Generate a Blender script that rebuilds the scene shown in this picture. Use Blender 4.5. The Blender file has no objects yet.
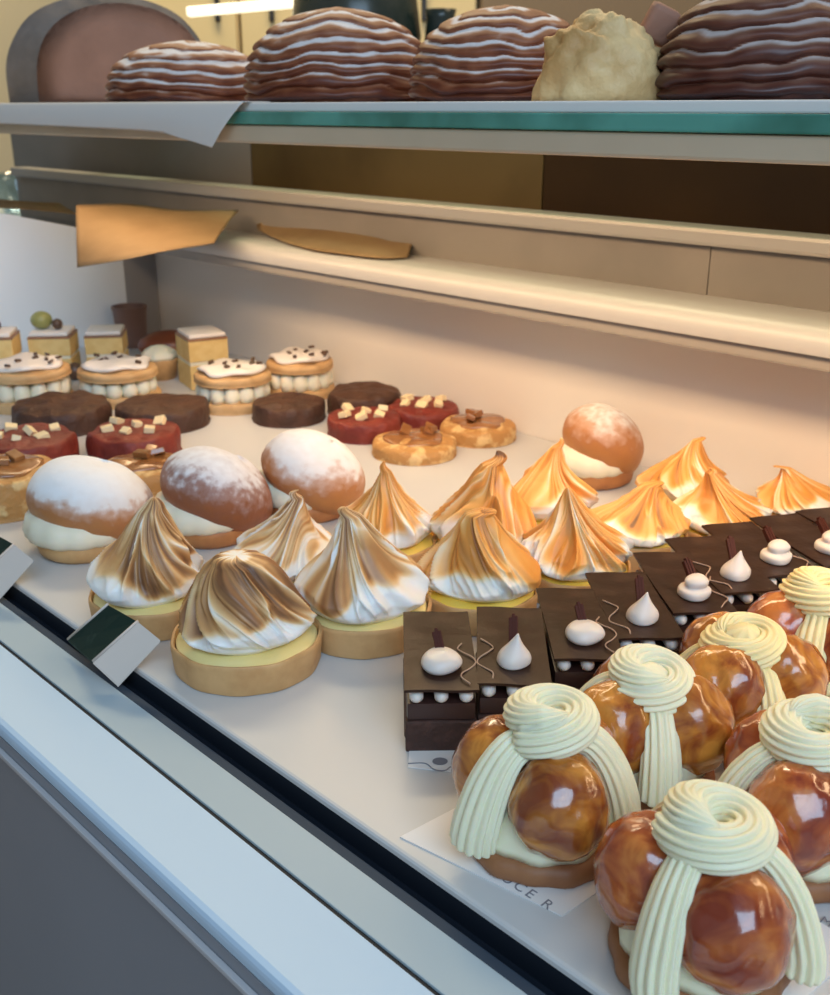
import bpy, bmesh, math, random
import numpy as np
from mathutils import Vector, Matrix, Euler, noise as mn

C = bpy.context.scene.collection
PI = math.pi
# ---------------------------------------------------------------- camera frame
F, H = 1050.0, 0.29
PIT = math.atan(390 / F)
AZ = math.radians(43.98)
U = Vector((-math.sin(AZ), math.cos(AZ), 0))       # along the case, to the far left end
V = Vector((math.cos(AZ), math.sin(AZ), 0))        # from the customer's side to the back
ROT_UV = math.atan2(V.y, V.x)                      # local x -> V, local y -> U

def W(u, v, z=0.0):
    p = U * u + V * v
    return Vector((p.x, p.y, z))

def ray(x, y):
    X = x - 415; Y = -(y - 497.5)
    return Vector((X, F * math.cos(PIT) + Y * math.sin(PIT), -F * math.sin(PIT) + Y * math.cos(PIT)))

def at(x, y, z=0.0):
    d = ray(x, y); t = (z - H) / d.z
    return Vector((d.x * t, d.y * t, z))

def atY(x, y, Y):
    d = ray(x, y); t = Y / d.y
    return Vector((d.x * t, Y, H + d.z * t))

def atv(x, y, v):
    d = ray(x, y); t = v / (d.x * V.x + d.y * V.y)
    return Vector((d.x * t, d.y * t, H + d.z * t))

# ---------------------------------------------------------------- materials
MATS = {}
def mat(name, col=(.8, .8, .8), rough=.5, metal=0, coat=0, sss=0, spec=.5, noise=None, bump=None, ramp=None,
        emit=None, scale=1.0, coat_rough=.05):
    """col base; noise=(scale, col2, lo, hi) mixes a second colour; bump=(scale, strength, distance)"""
    m = bpy.data.materials.new(name); m.use_nodes = True
    nt = m.node_tree; N = nt.nodes; L = nt.links
    b = N['Principled BSDF']
    b.inputs['Base Color'].default_value = (*col, 1)
    b.inputs['Roughness'].default_value = rough
    b.inputs['Metallic'].default_value = metal
    b.inputs['Coat Weight'].default_value = coat
    b.inputs['Coat Roughness'].default_value = coat_rough
    b.inputs['Specular IOR Level'].default_value = spec
    if sss:
        b.inputs['Subsurface Weight'].default_value = sss
        b.inputs['Subsurface Radius'].default_value = (.01, .006, .003)
        b.inputs['Subsurface Scale'].default_value = .4
    tc = N.new('ShaderNodeTexCoord')
    cur = None
    if noise:
        sc, col2, lo, hi = noise
        n = N.new('ShaderNodeTexNoise'); n.inputs['Scale'].default_value = sc; n.inputs['Detail'].default_value = 4
        L.new(tc.outputs['Object'], n.inputs['Vector'])
        mr = N.new('ShaderNodeMapRange'); mr.inputs[1].default_value = lo; mr.inputs[2].default_value = hi
        L.new(n.outputs['Fac'], mr.inputs[0])
        mx = N.new('ShaderNodeMix'); mx.data_type = 'RGBA'
        mx.inputs[6].default_value = (*col, 1); mx.inputs[7].default_value = (*col2, 1)
        L.new(mr.outputs[0], mx.inputs[0]); L.new(mx.outputs[2], b.inputs['Base Color']); cur = mx.outputs[2]
    if bump:
        sc, st, dist = bump
        n = N.new('ShaderNodeTexNoise'); n.inputs['Scale'].default_value = sc; n.inputs['Detail'].default_value = 5
        L.new(tc.outputs['Object'], n.inputs['Vector'])
        bp = N.new('ShaderNodeBump'); bp.inputs['Strength'].default_value = st; bp.inputs['Distance'].default_value = dist
        L.new(n.outputs['Fac'], bp.inputs['Height']); L.new(bp.outputs[0], b.inputs['Normal'])
    if emit:
        b.inputs['Emission Color'].default_value = (*emit[:3], 1); b.inputs['Emission Strength'].default_value = emit[3]
    MATS[name] = m
    return m

def attr_ramp(name, attr, stops, rough=.5, coat=0, noise_amt=0.0, noise_scale=120, sss=0, bump=None, rough2=None):
    """colour from a per-vertex value (browning, sugar) through a ramp, with a little noise"""
    m = mat(name, rough=rough, coat=coat, sss=sss, bump=bump)
    N = m.node_tree.nodes; L = m.node_tree.links; b = N['Principled BSDF']
    a = N.new('ShaderNodeAttribute'); a.attribute_name = attr
    tc = N.new('ShaderNodeTexCoord')
    n = N.new('ShaderNodeTexNoise'); n.inputs['Scale'].default_value = noise_scale; n.inputs['Detail'].default_value = 5
    L.new(tc.outputs['Object'], n.inputs['Vector'])
    ma = N.new('ShaderNodeMath'); ma.operation = 'MULTIPLY_ADD'
    L.new(n.outputs['Fac'], ma.inputs[0]); ma.inputs[1].default_value = noise_amt; ma.inputs[2].default_value = -noise_amt * .5
    ad = N.new('ShaderNodeMath'); ad.operation = 'ADD'; ad.use_clamp = True
    L.new(a.outputs['Fac'], ad.inputs[0]); L.new(ma.outputs[0], ad.inputs[1])
    r = N.new('ShaderNodeValToRGB'); cr = r.color_ramp
    cr.elements[0].position, cr.elements[0].color = stops[0][0], (*stops[0][1], 1)
    cr.elements[1].position, cr.elements[1].color = stops[-1][0], (*stops[-1][1], 1)
    for p, c in stops[1:-1]:
        e = cr.elements.new(p); e.color = (*c, 1)
    L.new(ad.outputs[0], r.inputs[0]); L.new(r.outputs[0], b.inputs['Base Color'])
    if rough2 is not None:
        mr = N.new('ShaderNodeMapRange'); L.new(ad.outputs[0], mr.inputs[0])
        mr.inputs[3].default_value = rough; mr.inputs[4].default_value = rough2
        L.new(mr.outputs[0], b.inputs['Roughness'])
    return m

tray_white = mat('tray_white', (.60, .60, .595), .32, spec=.35)
wall_white = mat('panel_white', (.80, .76, .71), .45)
end_blue_lit = mat('end_panel_blue_lit', (.80, .88, .96), .5)  # white panel, with the blue of the daylight mixed into its base colour
rail_mat = mat('rail_white', (.50, .51, .53), .35)
lip_mat = mat('rail_grey', (.34, .32, .30), .4)
steel = mat('brushed_steel', (.36, .355, .35), .4, metal=.3)
grey_back = mat('upper_back_grey', (.23, .21, .19), .5, noise=(8, (.19, .175, .16), .4, .6))
dark_wood = mat('dark_brown_wood', (.030, .015, .004), .6, noise=(5, (.016, .008, .003), .4, .65), spec=.15)
black_rub = mat('black_rubber', (.010, .014, .022), .5, spec=.2)
ledge_blue_lit = mat('ledge_blue_lit', (.54, .70, .86), .55, spec=.25)  # white ledge; the blue cast of the sky is put into its colour
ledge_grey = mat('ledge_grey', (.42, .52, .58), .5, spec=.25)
panel_grey = mat('panel_grey', (.27, .28, .31), .4, noise=(2.5, (.22, .23, .255), .35, .7))
alu = mat('aluminium_line', (.50, .50, .52), .35)
paper_white = mat('paper_white', (.83, .81, .79), .7)
paper_liner = mat('paper_liner', (.70, .67, .64), .6)
kraft = mat('kraft_paper', (.25, .17, .085), .8, noise=(14, (.19, .12, .055), .35, .7), bump=(60, .3, .002))
ink = mat('grey_ink', (.22, .22, .25), .6)
tag_beige = mat('tag_beige', (.66, .57, .50), .5)
tag_green = mat('tag_green', (.008, .028, .022), .6, noise=(90, (.03, .06, .05), .55, .7), spec=.15)
curd_pale = mat('pale_lemon_curd', (.88, .74, .34), .3, sss=.1, noise=(25, (.86, .68, .26), .4, .7))
crust = mat('tart_crust', (.68, .40, .17), .6, noise=(60, (.54, .29, .11), .4, .7), bump=(180, .25, .001))
curd_warm_lit = mat('warm_lit_lemon_curd', (.92, .60, .07), .3, sss=.1, noise=(25, (.88, .66, .16), .4, .7))  # same curd as the pale one, warm light painted in as deeper yellow
meringue = attr_ramp('toasted_meringue', 'toast',
    [(0, (.90, .89, .86)), (.20, (.90, .83, .72)), (.38, (.80, .55, .28)), (.56, (.58, .31, .12)), (.78, (.32, .15, .06)), (1, (.16, .07, .03))],
    rough=.42, noise_amt=.14, noise_scale=90, sss=.15)
meringue_warm_lit = attr_ramp('toasted_meringue_warm_lit', 'toast',
    [(0, (.90, .86, .78)), (.14, (.90, .72, .46)), (.34, (.86, .48, .15)), (.60, (.74, .31, .06)), (.85, (.52, .21, .05)), (1, (.16, .07, .03))],
    rough=.42, noise_amt=.12, noise_scale=90, sss=.15)  # toasting as above, plus the orange of the warm light painted into the ramp
sugar_bun = attr_ramp('sugared_bun', 'sugar',
    [(0, (.50, .21, .06)), (.3, (.46, .19, .07)), (.5, (.58, .36, .26)), (.7, (.82, .78, .76)), (1, (.88, .88, .89))],
    rough=.35, noise_amt=.5, noise_scale=130, rough2=.9, bump=(150, .3, .001))
sugar_bun_dark = attr_ramp('sugared_dark_bun', 'sugar',
    [(0, (.30, .10, .035)), (.3, (.27, .10, .05)), (.5, (.36, .22, .19)), (.72, (.74, .72, .74)), (1, (.86, .87, .90))],
    rough=.35, noise_amt=.7, noise_scale=160, rough2=.9, bump=(150, .3, .001))
bun_crumb = mat('bun_crumb', (.52, .22, .07), .5, noise=(60, (.40, .15, .05), .4, .7))
bun_cream = mat('bun_cream', (.86, .80, .62), .5, sss=.2)
piped_cream = mat('piped_cream', (.88, .84, .60), .45, sss=.25)
piped_cream_warm_lit = mat('piped_cream_warm_lit', (.91, .78, .42), .45, sss=.25)  # same cream as piped_cream, yellowed to hold the warm light in its colour
white_cream = mat('white_cream', (.74, .68, .62), .4, sss=.2)
def glaze_mat(name, a, b_, c_):
    m = mat(name, a, .22, coat=.8, bump=(45, .35, .004), coat_rough=.08, sss=.08)
    N = m.node_tree.nodes; L = m.node_tree.links; b = N['Principled BSDF']
    tc = N.new('ShaderNodeTexCoord')
    n = N.new('ShaderNodeTexNoise'); n.inputs['Scale'].default_value = 55; n.inputs['Detail'].default_value = 3
    n.inputs['Distortion'].default_value = 1.2
    L.new(tc.outputs['Object'], n.inputs['Vector'])
    r = N.new('ShaderNodeValToRGB'); cr = r.color_ramp
    cr.elements[0].position = .34; cr.elements[0].color = (*c_, 1)
    cr.elements[1].position = .66; cr.elements[1].color = (*b_, 1)
    e = cr.elements.new(.5); e.color = (*a, 1)
    L.new(n.outputs['Fac'], r.inputs[0]); L.new(r.outputs[0], b.inputs['Base Color'])
    return m
glaze = glaze_mat('caramel_glaze', (.44, .145, .022), (.66, .27, .045), (.24, .050, .013))
glaze_red = glaze_mat('red_caramel_glaze', (.42, .095, .022), (.60, .20, .045), (.24, .035, .013))
sable = mat('brown_biscuit_base', (.33, .14, .055), .55, noise=(50, (.24, .09, .035), .4, .7), bump=(140, .3, .001))
choc_plate = mat('chocolate_plate', (.032, .014, .009), .38, spec=.2, noise=(60, (.055, .028, .018), .52, .75), bump=(30, .5, .003))
choc_cake = mat('chocolate_cake', (.052, .022, .015), .7, noise=(120, (.10, .04, .028), .45, .75), bump=(160, .8, .003))
ganache = mat('ganache', (.045, .018, .014), .35, bump=(70, .3, .002))
choc_shard = mat('chocolate_shard', (.075, .020, .012), .55, spec=.15)
pink_drizzle = mat('pale_drizzle', (.40, .27, .20), .4)
cookie_choc = mat('chocolate_cookie', (.085, .034, .018), .6, noise=(50, (.05, .02, .012), .4, .7), bump=(70, .8, .006))
cookie_red = mat('red_cookie', (.16, .018, .012), .55, noise=(50, (.25, .035, .02), .4, .7), bump=(70, .7, .005))
cookie_oat = mat('oat_cookie', (.50, .25, .075), .6, noise=(90, (.74, .50, .22), .5, .62), bump=(90, .8, .005))
caramel = mat('caramel_centre', (.26, .10, .03), .25, coat=.4, noise=(60, (.40, .18, .06), .4, .7))
white_choc = mat('white_chocolate', (.86, .70, .42), .45)
sponge = mat('yellow_sponge', (.80, .58, .24), .75, noise=(80, (.72, .48, .17), .4, .7), bump=(160, .5, .002))
icing = mat('pale_icing', (.86, .80, .74), .4)
biscuit = mat('biscuit', (.66, .42, .20), .65, noise=(60, (.52, .30, .12), .4, .7), bump=(120, .4, .002))
choc_bits = mat('chocolate_bits', (.10, .055, .035), .4)
brown_line = mat('brown_glaze', (.30, .15, .08), .3)
eclair_m = mat('brown_oval_bake', (.22, .06, .025), .35, noise=(20, (.42, .17, .07), .5, .7))
pot_brown = mat('brown_pot', (.20, .12, .10), .5)
olive = mat('olive_green', (.30, .30, .10), .4)
loaf = attr_ramp('striped_loaf', 'sugar',
    [(0, (.11, .022, .008)), (.3, (.22, .065, .025)), (.55, (.34, .14, .07)), (.74, (.56, .40, .33)), (1, (.78, .74, .73))],
    rough=.4, noise_amt=.5, noise_scale=90, rough2=.8)
loaf_dark = attr_ramp('dark_striped_loaf', 'sugar',
    [(0, (.055, .010, .005)), (.3, (.11, .030, .016)), (.6, (.20, .095, .06)), (.8, (.34, .24, .20)), (1, (.50, .43, .41))],
    rough=.4, noise_amt=.25, noise_scale=60, rough2=.8)
custard = mat('custard_filling', (.74, .52, .25), .55, noise=(22, (.52, .29, .10), .42, .65), bump=(60, .7, .006))
crumb_face = mat('loaf_cut_face', (.42, .21, .14), .75, noise=(14, (.30, .15, .10), .35, .7), bump=(40, .5, .004))
crust_grey = mat('grey_brown_crust', (.17, .14, .12), .7, noise=(14, (.30, .25, .22), .4, .7), bump=(30, .6, .006))

def glass_mat(name, tint, fac_mul=1.0, rough=.02):
    m = bpy.data.materials.new(name); m.use_nodes = True
    N = m.node_tree.nodes; L = m.node_tree.links
    N.clear()
    o = N.new('ShaderNodeOutputMaterial'); t = N.new('ShaderNodeBsdfTransparent'); g = N.new('ShaderNodeBsdfGlossy')
    lw = N.new('ShaderNodeLayerWeight'); lw.inputs[0].default_value = .5
    pw = N.new('ShaderNodeMath'); pw.operation = 'POWER'; pw.inputs[1].default_value = 5
    fr = N.new('ShaderNodeMath'); fr.operation = 'MULTIPLY_ADD'; fr.inputs[1].default_value = .96; fr.inputs[2].default_value = .04
    L.new(lw.outputs['Facing'], pw.inputs[0]); L.new(pw.outputs[0], fr.inputs[0])
    mul = N.new('ShaderNodeMath'); mul.operation = 'MULTIPLY'; mul.inputs[1].default_value = fac_mul
    mx = N.new('ShaderNodeMixShader')
    t.inputs[0].default_value = (*tint, 1); g.inputs['Roughness'].default_value = rough
    L.new(fr.outputs[0], mul.inputs[0]); L.new(mul.outputs[0], mx.inputs[0])
    L.new(t.outputs[0], mx.inputs[1]); L.new(g.outputs[0], mx.inputs[2]); L.new(mx.outputs[0], o.inputs[0])
    return m
glass = glass_mat('clear_glass', (.97, .985, .98))
green_edge = mat('green_glass_edge', (.045, .19, .145), .12, noise=(12, (.10, .36, .30), .4, .6))
shelf_glass = glass_mat('shelf_glass', (.80, .92, .88))

# ---------------------------------------------------------------- mesh helpers
class MB:
    def __init__(s): s.v = []; s.f = []; s.a = []
    def add(s, vs, fs, a=None):
        o = len(s.v); s.v += [tuple(p) for p in vs]; s.f += [tuple(i + o for i in f) for f in fs]
        s.a += list(a) if a is not None else [0.0] * len(vs)
    def grid(s, P, A=None, closed=True, cap0=True, cap1=True):
        """P: array rows x cols x 3, columns closed round"""
        r, c = len(P), len(P[0]); vs = [tuple(p) for row in P for p in row]; fs = []
        cc = c if closed else c - 1
        for i in range(r - 1):
            for j in range(cc):
                k = (j + 1) % c
                fs.append((i * c + j, i * c + k, (i + 1) * c + k, (i + 1) * c + j))
        if closed and cap0: fs.append(tuple(range(c - 1, -1, -1)))
        if closed and cap1: fs.append(tuple((r - 1) * c + j for j in range(c)))
        s.add(vs, fs, [x for row in A for x in row] if A is not None else None)
    def box(s, c, sz, rot=0, bev=0.0, M=None):
        bm = bmesh.new(); bmesh.ops.create_cube(bm, size=1)
        for v in bm.verts: v.co = Vector((v.co.x * sz[0], v.co.y * sz[1], v.co.z * sz[2]))
        if bev: bmesh.ops.bevel(bm, geom=list(bm.edges), offset=bev, segments=2, affect='EDGES', profile=.6)
        R = M if M is not None else Matrix.Rotation(rot, 4, 'Z')
        bm.verts.index_update()
        s.add([(R @ v.co) + Vector(c) for v in bm.verts], [[v.index for v in f.verts] for f in bm.faces]); bm.free()
    def build(s, name, m, parent=None, attr=None, smooth=True, auto=None):
        me = bpy.data.meshes.new(name); me.from_pydata(s.v, [], s.f); me.update()
        o = bpy.data.objects.new(name, me); C.objects.link(o)
        me.materials.append(m)
        if attr:
            at_ = me.attributes.new(attr, 'FLOAT', 'POINT'); at_.data.foreach_set('value', s.a)
        if smooth:
            me.polygons.foreach_set('use_smooth', [True] * len(me.polygons))
            if auto: 
                me.set_sharp_from_angle(angle=math.radians(auto))
        if parent: o.parent = parent
        return o

def lathe(prof, n=48, disp=None, z0=0, A=None, c=(0, 0)):
    P = []
    for i, (r, z) in enumerate(prof):
        row = []
        for j in range(n):
            th = 2 * PI * j / n
            dr, dz = disp(th, i / (len(prof) - 1), r, z) if disp else (0, 0)
            row.append((c[0] + (r + dr) * math.cos(th), c[1] + (r + dr) * math.sin(th), z + dz + z0))
        P.append(row)
    return P

def interp(pts, n):
    """smooth Catmull-Rom through pts -> n samples"""
    pts = [Vector(p) for p in pts]; q = [2 * pts[0] - pts[1]] + pts + [2 * pts[-1] - pts[-2]]
    out = []; m = len(pts) - 1
    for i in range(n):
        t = i / (n - 1) * m; k = min(int(t), m - 1); t -= k
        a, b, c, d = q[k:k + 4]
        out.append(.5 * ((2 * b) + (c - a) * t + (2 * a - 5 * b + 4 * c - d) * t * t + (3 * b - 3 * c + d - a) * t ** 3))
    return out

def sweep(path, rad, ns=24, sect=None, twist=0.0, up=Vector((0, 0, 1)), flat=1.0):
    """tube along path; rad(t); sect(phi, t) multiplies the radius"""
    P = []; n = len(path)
    N = None
    for i, p in enumerate(path):
        T = (path[min(i + 1, n - 1)] - path[max(i - 1, 0)]).normalized()
        if N is None:
            N = up - T * up.dot(T)
            if N.length < .1: N = Vector((1, 0, 0)) - T * T.x
            N.normalize()
        else:
            N = (N - T * N.dot(T)).normalized()
        B = T.cross(N); t = i / (n - 1); r = rad(t); row = []
        for j in range(ns):
            ph = 2 * PI * j / ns
            k = r * (sect(ph + twist * t, t) if sect else 1)
            row.append(p + N * math.cos(ph) * k * flat + B * math.sin(ph) * k)
        P.append(row)
    return P

def star(nfl, depth):
    def f(ph, t): return 1 - depth * (1 - abs(math.cos(ph * nfl / 2)) ** .8) * 1.0
    return f

def thing(name, label, cat, loc=(0, 0, 0), rz=0.0, group=None):
    o = bpy.data.objects.new(name, None); C.objects.link(o); o.empty_display_size = .01
    o.location = loc; o.rotation_euler = (0, 0, rz); o['label'] = label; o['category'] = cat
    if group: o['group'] = group
    return o
def tag(o, label, cat, group=None, loc=None, rz=None):
    o['label'] = label; o['category'] = cat
    if group: o['group'] = group
    if loc is not None: o.location = loc
    if rz is not None: o.rotation_euler = (0, 0, rz)
    return o
def copy_tree(o, parent=None):
    c = o.copy(); C.objects.link(c)
    if parent: c.parent = parent
    for ch in list(KIDS.get(o.name, [])): copy_tree(ch, c)
    return c
KIDS = {}
def kid(o):
    KIDS.setdefault(o.parent.name, []).append(o); return o

def sst(a, b, x):
    t = max(0, min(1, (x - a) / (b - a))); return t * t * (3 - 2 * t)

# ---------------------------------------------------------------- the display case
def uvbox(mb, u0, u1, v0, v1, z0, z1, bev=0):
    mb.box(W((u0 + u1) / 2, (v0 + v1) / 2, (z0 + z1) / 2), (v1 - v0, u1 - u0, z1 - z0), ROT_UV, bev)
def uvprism(mb, u0, u1, prof):
    """profile [(v,z)..] extruded along u"""
    n = len(prof)
    vs = [W(u0, v, z) for v, z in prof] + [W(u1, v, z) for v, z in prof]
    fs = [(i, (i + 1) % n, n + (i + 1) % n, n + i) for i in range(n)] + [tuple(range(n - 1, -1, -1)), tuple(range(n, 2 * n))]
    mb.add(vs, fs)

UA, UB = -0.35, 1.262
WV = 0.738                                          # back panel of the lower display
case = thing('display_case', 'long white pastry display case with a glass front, filled with cakes and tarts', 'display case')
def part(name, m, fn, parent=case, **k):
    b = MB(); fn(b); return b.build(name, m, parent, **k)
# cabinet body under the tray and the customer-side ledge
part('front_panel', panel_grey, lambda b: uvbox(b, UA, 1.6, .1715, .20, -.92, -.0195), smooth=False)
part('front_ledge', ledge_blue_lit, lambda b: uvprism(b, UA, 1.6, [(.1995, -.0185), (.1716, -.0185), (.1714, -.0150), (.1716, -.0130), (.1724, -.0112), (.1745, -.0100), (.2082, -.0100), (.2082, -.0185)]), smooth=False)
part('glass_seal', black_rub, lambda b: uvbox(b, UA, 1.6, .2083, .2107, -.018, -.0112), smooth=False)
part('inner_sill', ledge_grey, lambda b: uvbox(b, UA, 1.6, .2108, .2325, -.018, -.0100, .0004), smooth=False)
def chan(b):
    uvbox(b, UA, 1.6, .2377, .2440, -.030, -.0150)
    uvbox(b, UA, UB - .002, .2441, .2500, -.030, -.0037)
part('black_channel', black_rub, chan, smooth=False)
part('channel_strip', mat('slate_strip', (.040, .06, .09), .55, spec=.2), lambda b: uvbox(b, UA, 1.6, .2326, .2376, -.030, -.0102, .0004), smooth=False)
line_z = atv(0, 751, .170).z
part('trim_strip', alu, lambda b: uvbox(b, UA, 1.6, .1685, .1714, line_z - .0022, line_z + .0008, .0006), smooth=False)
part('lower_cabinet', panel_grey, lambda b: uvbox(b, UA, 1.6, .2005, .80, -.92, -.035), smooth=False)
# inside
part('back_panel', wall_white, lambda b: uvbox(b, UA, UB + .1, WV, WV + .012, -.02, .1215), smooth=False)
part('rail_lip', lip_mat, lambda b: uvbox(b, UA, UB, .684, WV + .02, .1216, .1322, .002), smooth=False)
part('back_rail', rail_mat, lambda b: uvprism(b, UA, UB, [(.680, .1325), (.679, .138), (.681, .145), (.686, .1495), (.694, .1505), (.722, .1508), (.745, .1508), (.745, .1325)]), smooth=True, auto=35)
part('upper_back_panel', grey_back, lambda b: (uvbox(b, UA, .4395, .745, .757, .1325, .190), uvbox(b, .4405, UB + .4, .745, .757, .1325, .190)), smooth=False)
part('sill_trim', steel, lambda b: uvbox(b, UA, UB + .4, .731, .762, .1902, .2035, .003), smooth=False)
part('dark_back_board', dark_wood, lambda b: uvbox(b, UA, .655, .800, .812, -.03, .258), smooth=False)
part('olive_back_board', mat('olive_board', (.11, .078, .030), .6, noise=(5, (.06, .040, .014), .4, .65), spec=.2), lambda b: uvbox(b, .657, 1.12, .800, .812, -.03, .258), smooth=False)
part('grey_back_board', mat('grey_board', (.22, .205, .19), .5, noise=(4, (.17, .16, .145), .4, .65)), lambda b: uvbox(b, 1.122, 1.80, .800, .812, -.03, .258), smooth=False)
# far end: corner post and white end panel whose top falls away to the back
part('corner_post', mat('post_grey', (.30, .31, .33), .4), lambda b: uvbox(b, UB, UB + .02, .690, WV - .0005, -.018, .1213, .001), smooth=False)
def endp(b):
    pr = [(.19, -.03), (.19, .205), (.45, .190), (.55, .170), (.65, .145), (.69, .130), (.69, -.03)]
    vs = [W(UB, v, z) for v, z in pr] + [W(UB + .012, v, z) for v, z in pr]; n = len(pr)
    b.add(vs, [(i, (i + 1) % n, n + (i + 1) % n, n + i) for i in range(n)] + [tuple(range(n - 1, -1, -1)), tuple(range(n, 2 * n))])
part('end_panel', end_blue_lit, endp, smooth=False)
# light bar under the upper shelf
part('light_bar', mat('bar_beige', (.62, .52, .38), .5, noise=(6, (.52, .43, .30), .4, .7)), lambda b: uvbox(b, UA, 1.45, .500, .540, .2642, .2776, .002), smooth=False)
for u in (-.3, 1.42): part('shelf_bracket', steel, lambda b: uvbox(b, u - .01, u + .01, .5405, .7995, .262, .2772), smooth=False)


# upper glass shelf
shelf = thing('glass_shelf', 'thick upper glass shelf with a green front edge, carrying the loaves', 'shelf')
part('shelf_plate', shelf_glass, lambda b: uvbox(b, UA, 1.45, .5035, .79, .2781, .2870), shelf, smooth=False)
part('green_edge', green_edge, lambda b: uvbox(b, UA, 1.45, .4985, .5034, .2779, .2872, .001), shelf, smooth=False)
lin = MB()
uvbox(lin, -.30, 1.40, .503, .74, .2873, .2935, .001)
tag(lin.build('shelf_liner', paper_white, smooth=False), 'white paper liner on the upper glass shelf under the loaves', 'liner')
fl = MB()
def sheet(mb, nu, nv, fn, th=.0006):
    P = [[fn(i / (nu - 1), j / (nv - 1)) for j in range(nv)] for i in range(nu)]
    c = nv; vs = [p for r in P for p in r]; vs2 = [p - Vector((0, 0, th)) for p in vs]; n = len(vs); fs = []
    for i in range(nu - 1):
        for j in range(nv - 1):
            q = (i * c + j, i * c + j + 1, (i + 1) * c + j + 1, (i + 1) * c + j); fs.append(q); fs.append(tuple(n + k for k in reversed(q)))
    for i in range(nu - 1):
        fs.append((i * c, (i + 1) * c, n + (i + 1) * c, n + i * c)); fs.append(((i + 1) * c + c - 1, i * c + c - 1, n + i * c + c - 1, n + (i + 1) * c + c - 1))
    for j in range(nv - 1):
        fs.append((j + 1, j, n + j, n + j + 1)); fs.append(((nu - 1) * c + j, (nu - 1) * c + j + 1, n + (nu - 1) * c + j + 1, n + (nu - 1) * c + j))
    mb.add(vs + vs2, fs)
FB = interp([atv(-30, 122, .490), atv(60, 126, .490), atv(150, 131, .490), atv(182, 138, .488), atv(212, 147, .486)], 40)
FT = interp([atv(-30, 107, .4955), atv(60, 107, .4955), atv(150, 107, .4955), atv(200, 107, .4955), atv(243, 107, .4955)], 40)
def flap(a, b):
    k = min(39, round(a * 39)); t_ = FT[k].copy(); t_.z = .2944
    if b < .3: return t_ + V * (.026 * (1 - b / .3)) + Vector((0, 0, 0))
    q = (b - .3) / .7
    p = t_.lerp(FB[k], q); return p - V * .002 * math.sin(PI * q)
sheet(fl, 40, 18, flap)
tag(fl.build('paper_sheet', paper_liner), 'white paper corner hanging over the upper shelf edge, beneath the white-streaked loaf', 'paper')

# the white serving tray
tr = MB()
uvprism(tr, UA, UB - .002, [(.2440, -.0035), (.2440, -.0014), (.2446, -.0004), (.2458, 0), (WV - .001, 0), (WV - .001, -.0035)])
tag(tr.build('serving_tray', tray_white, smooth=False), 'long white tray surface on which the tarts, cakes and cookies stand', 'tray')

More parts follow.
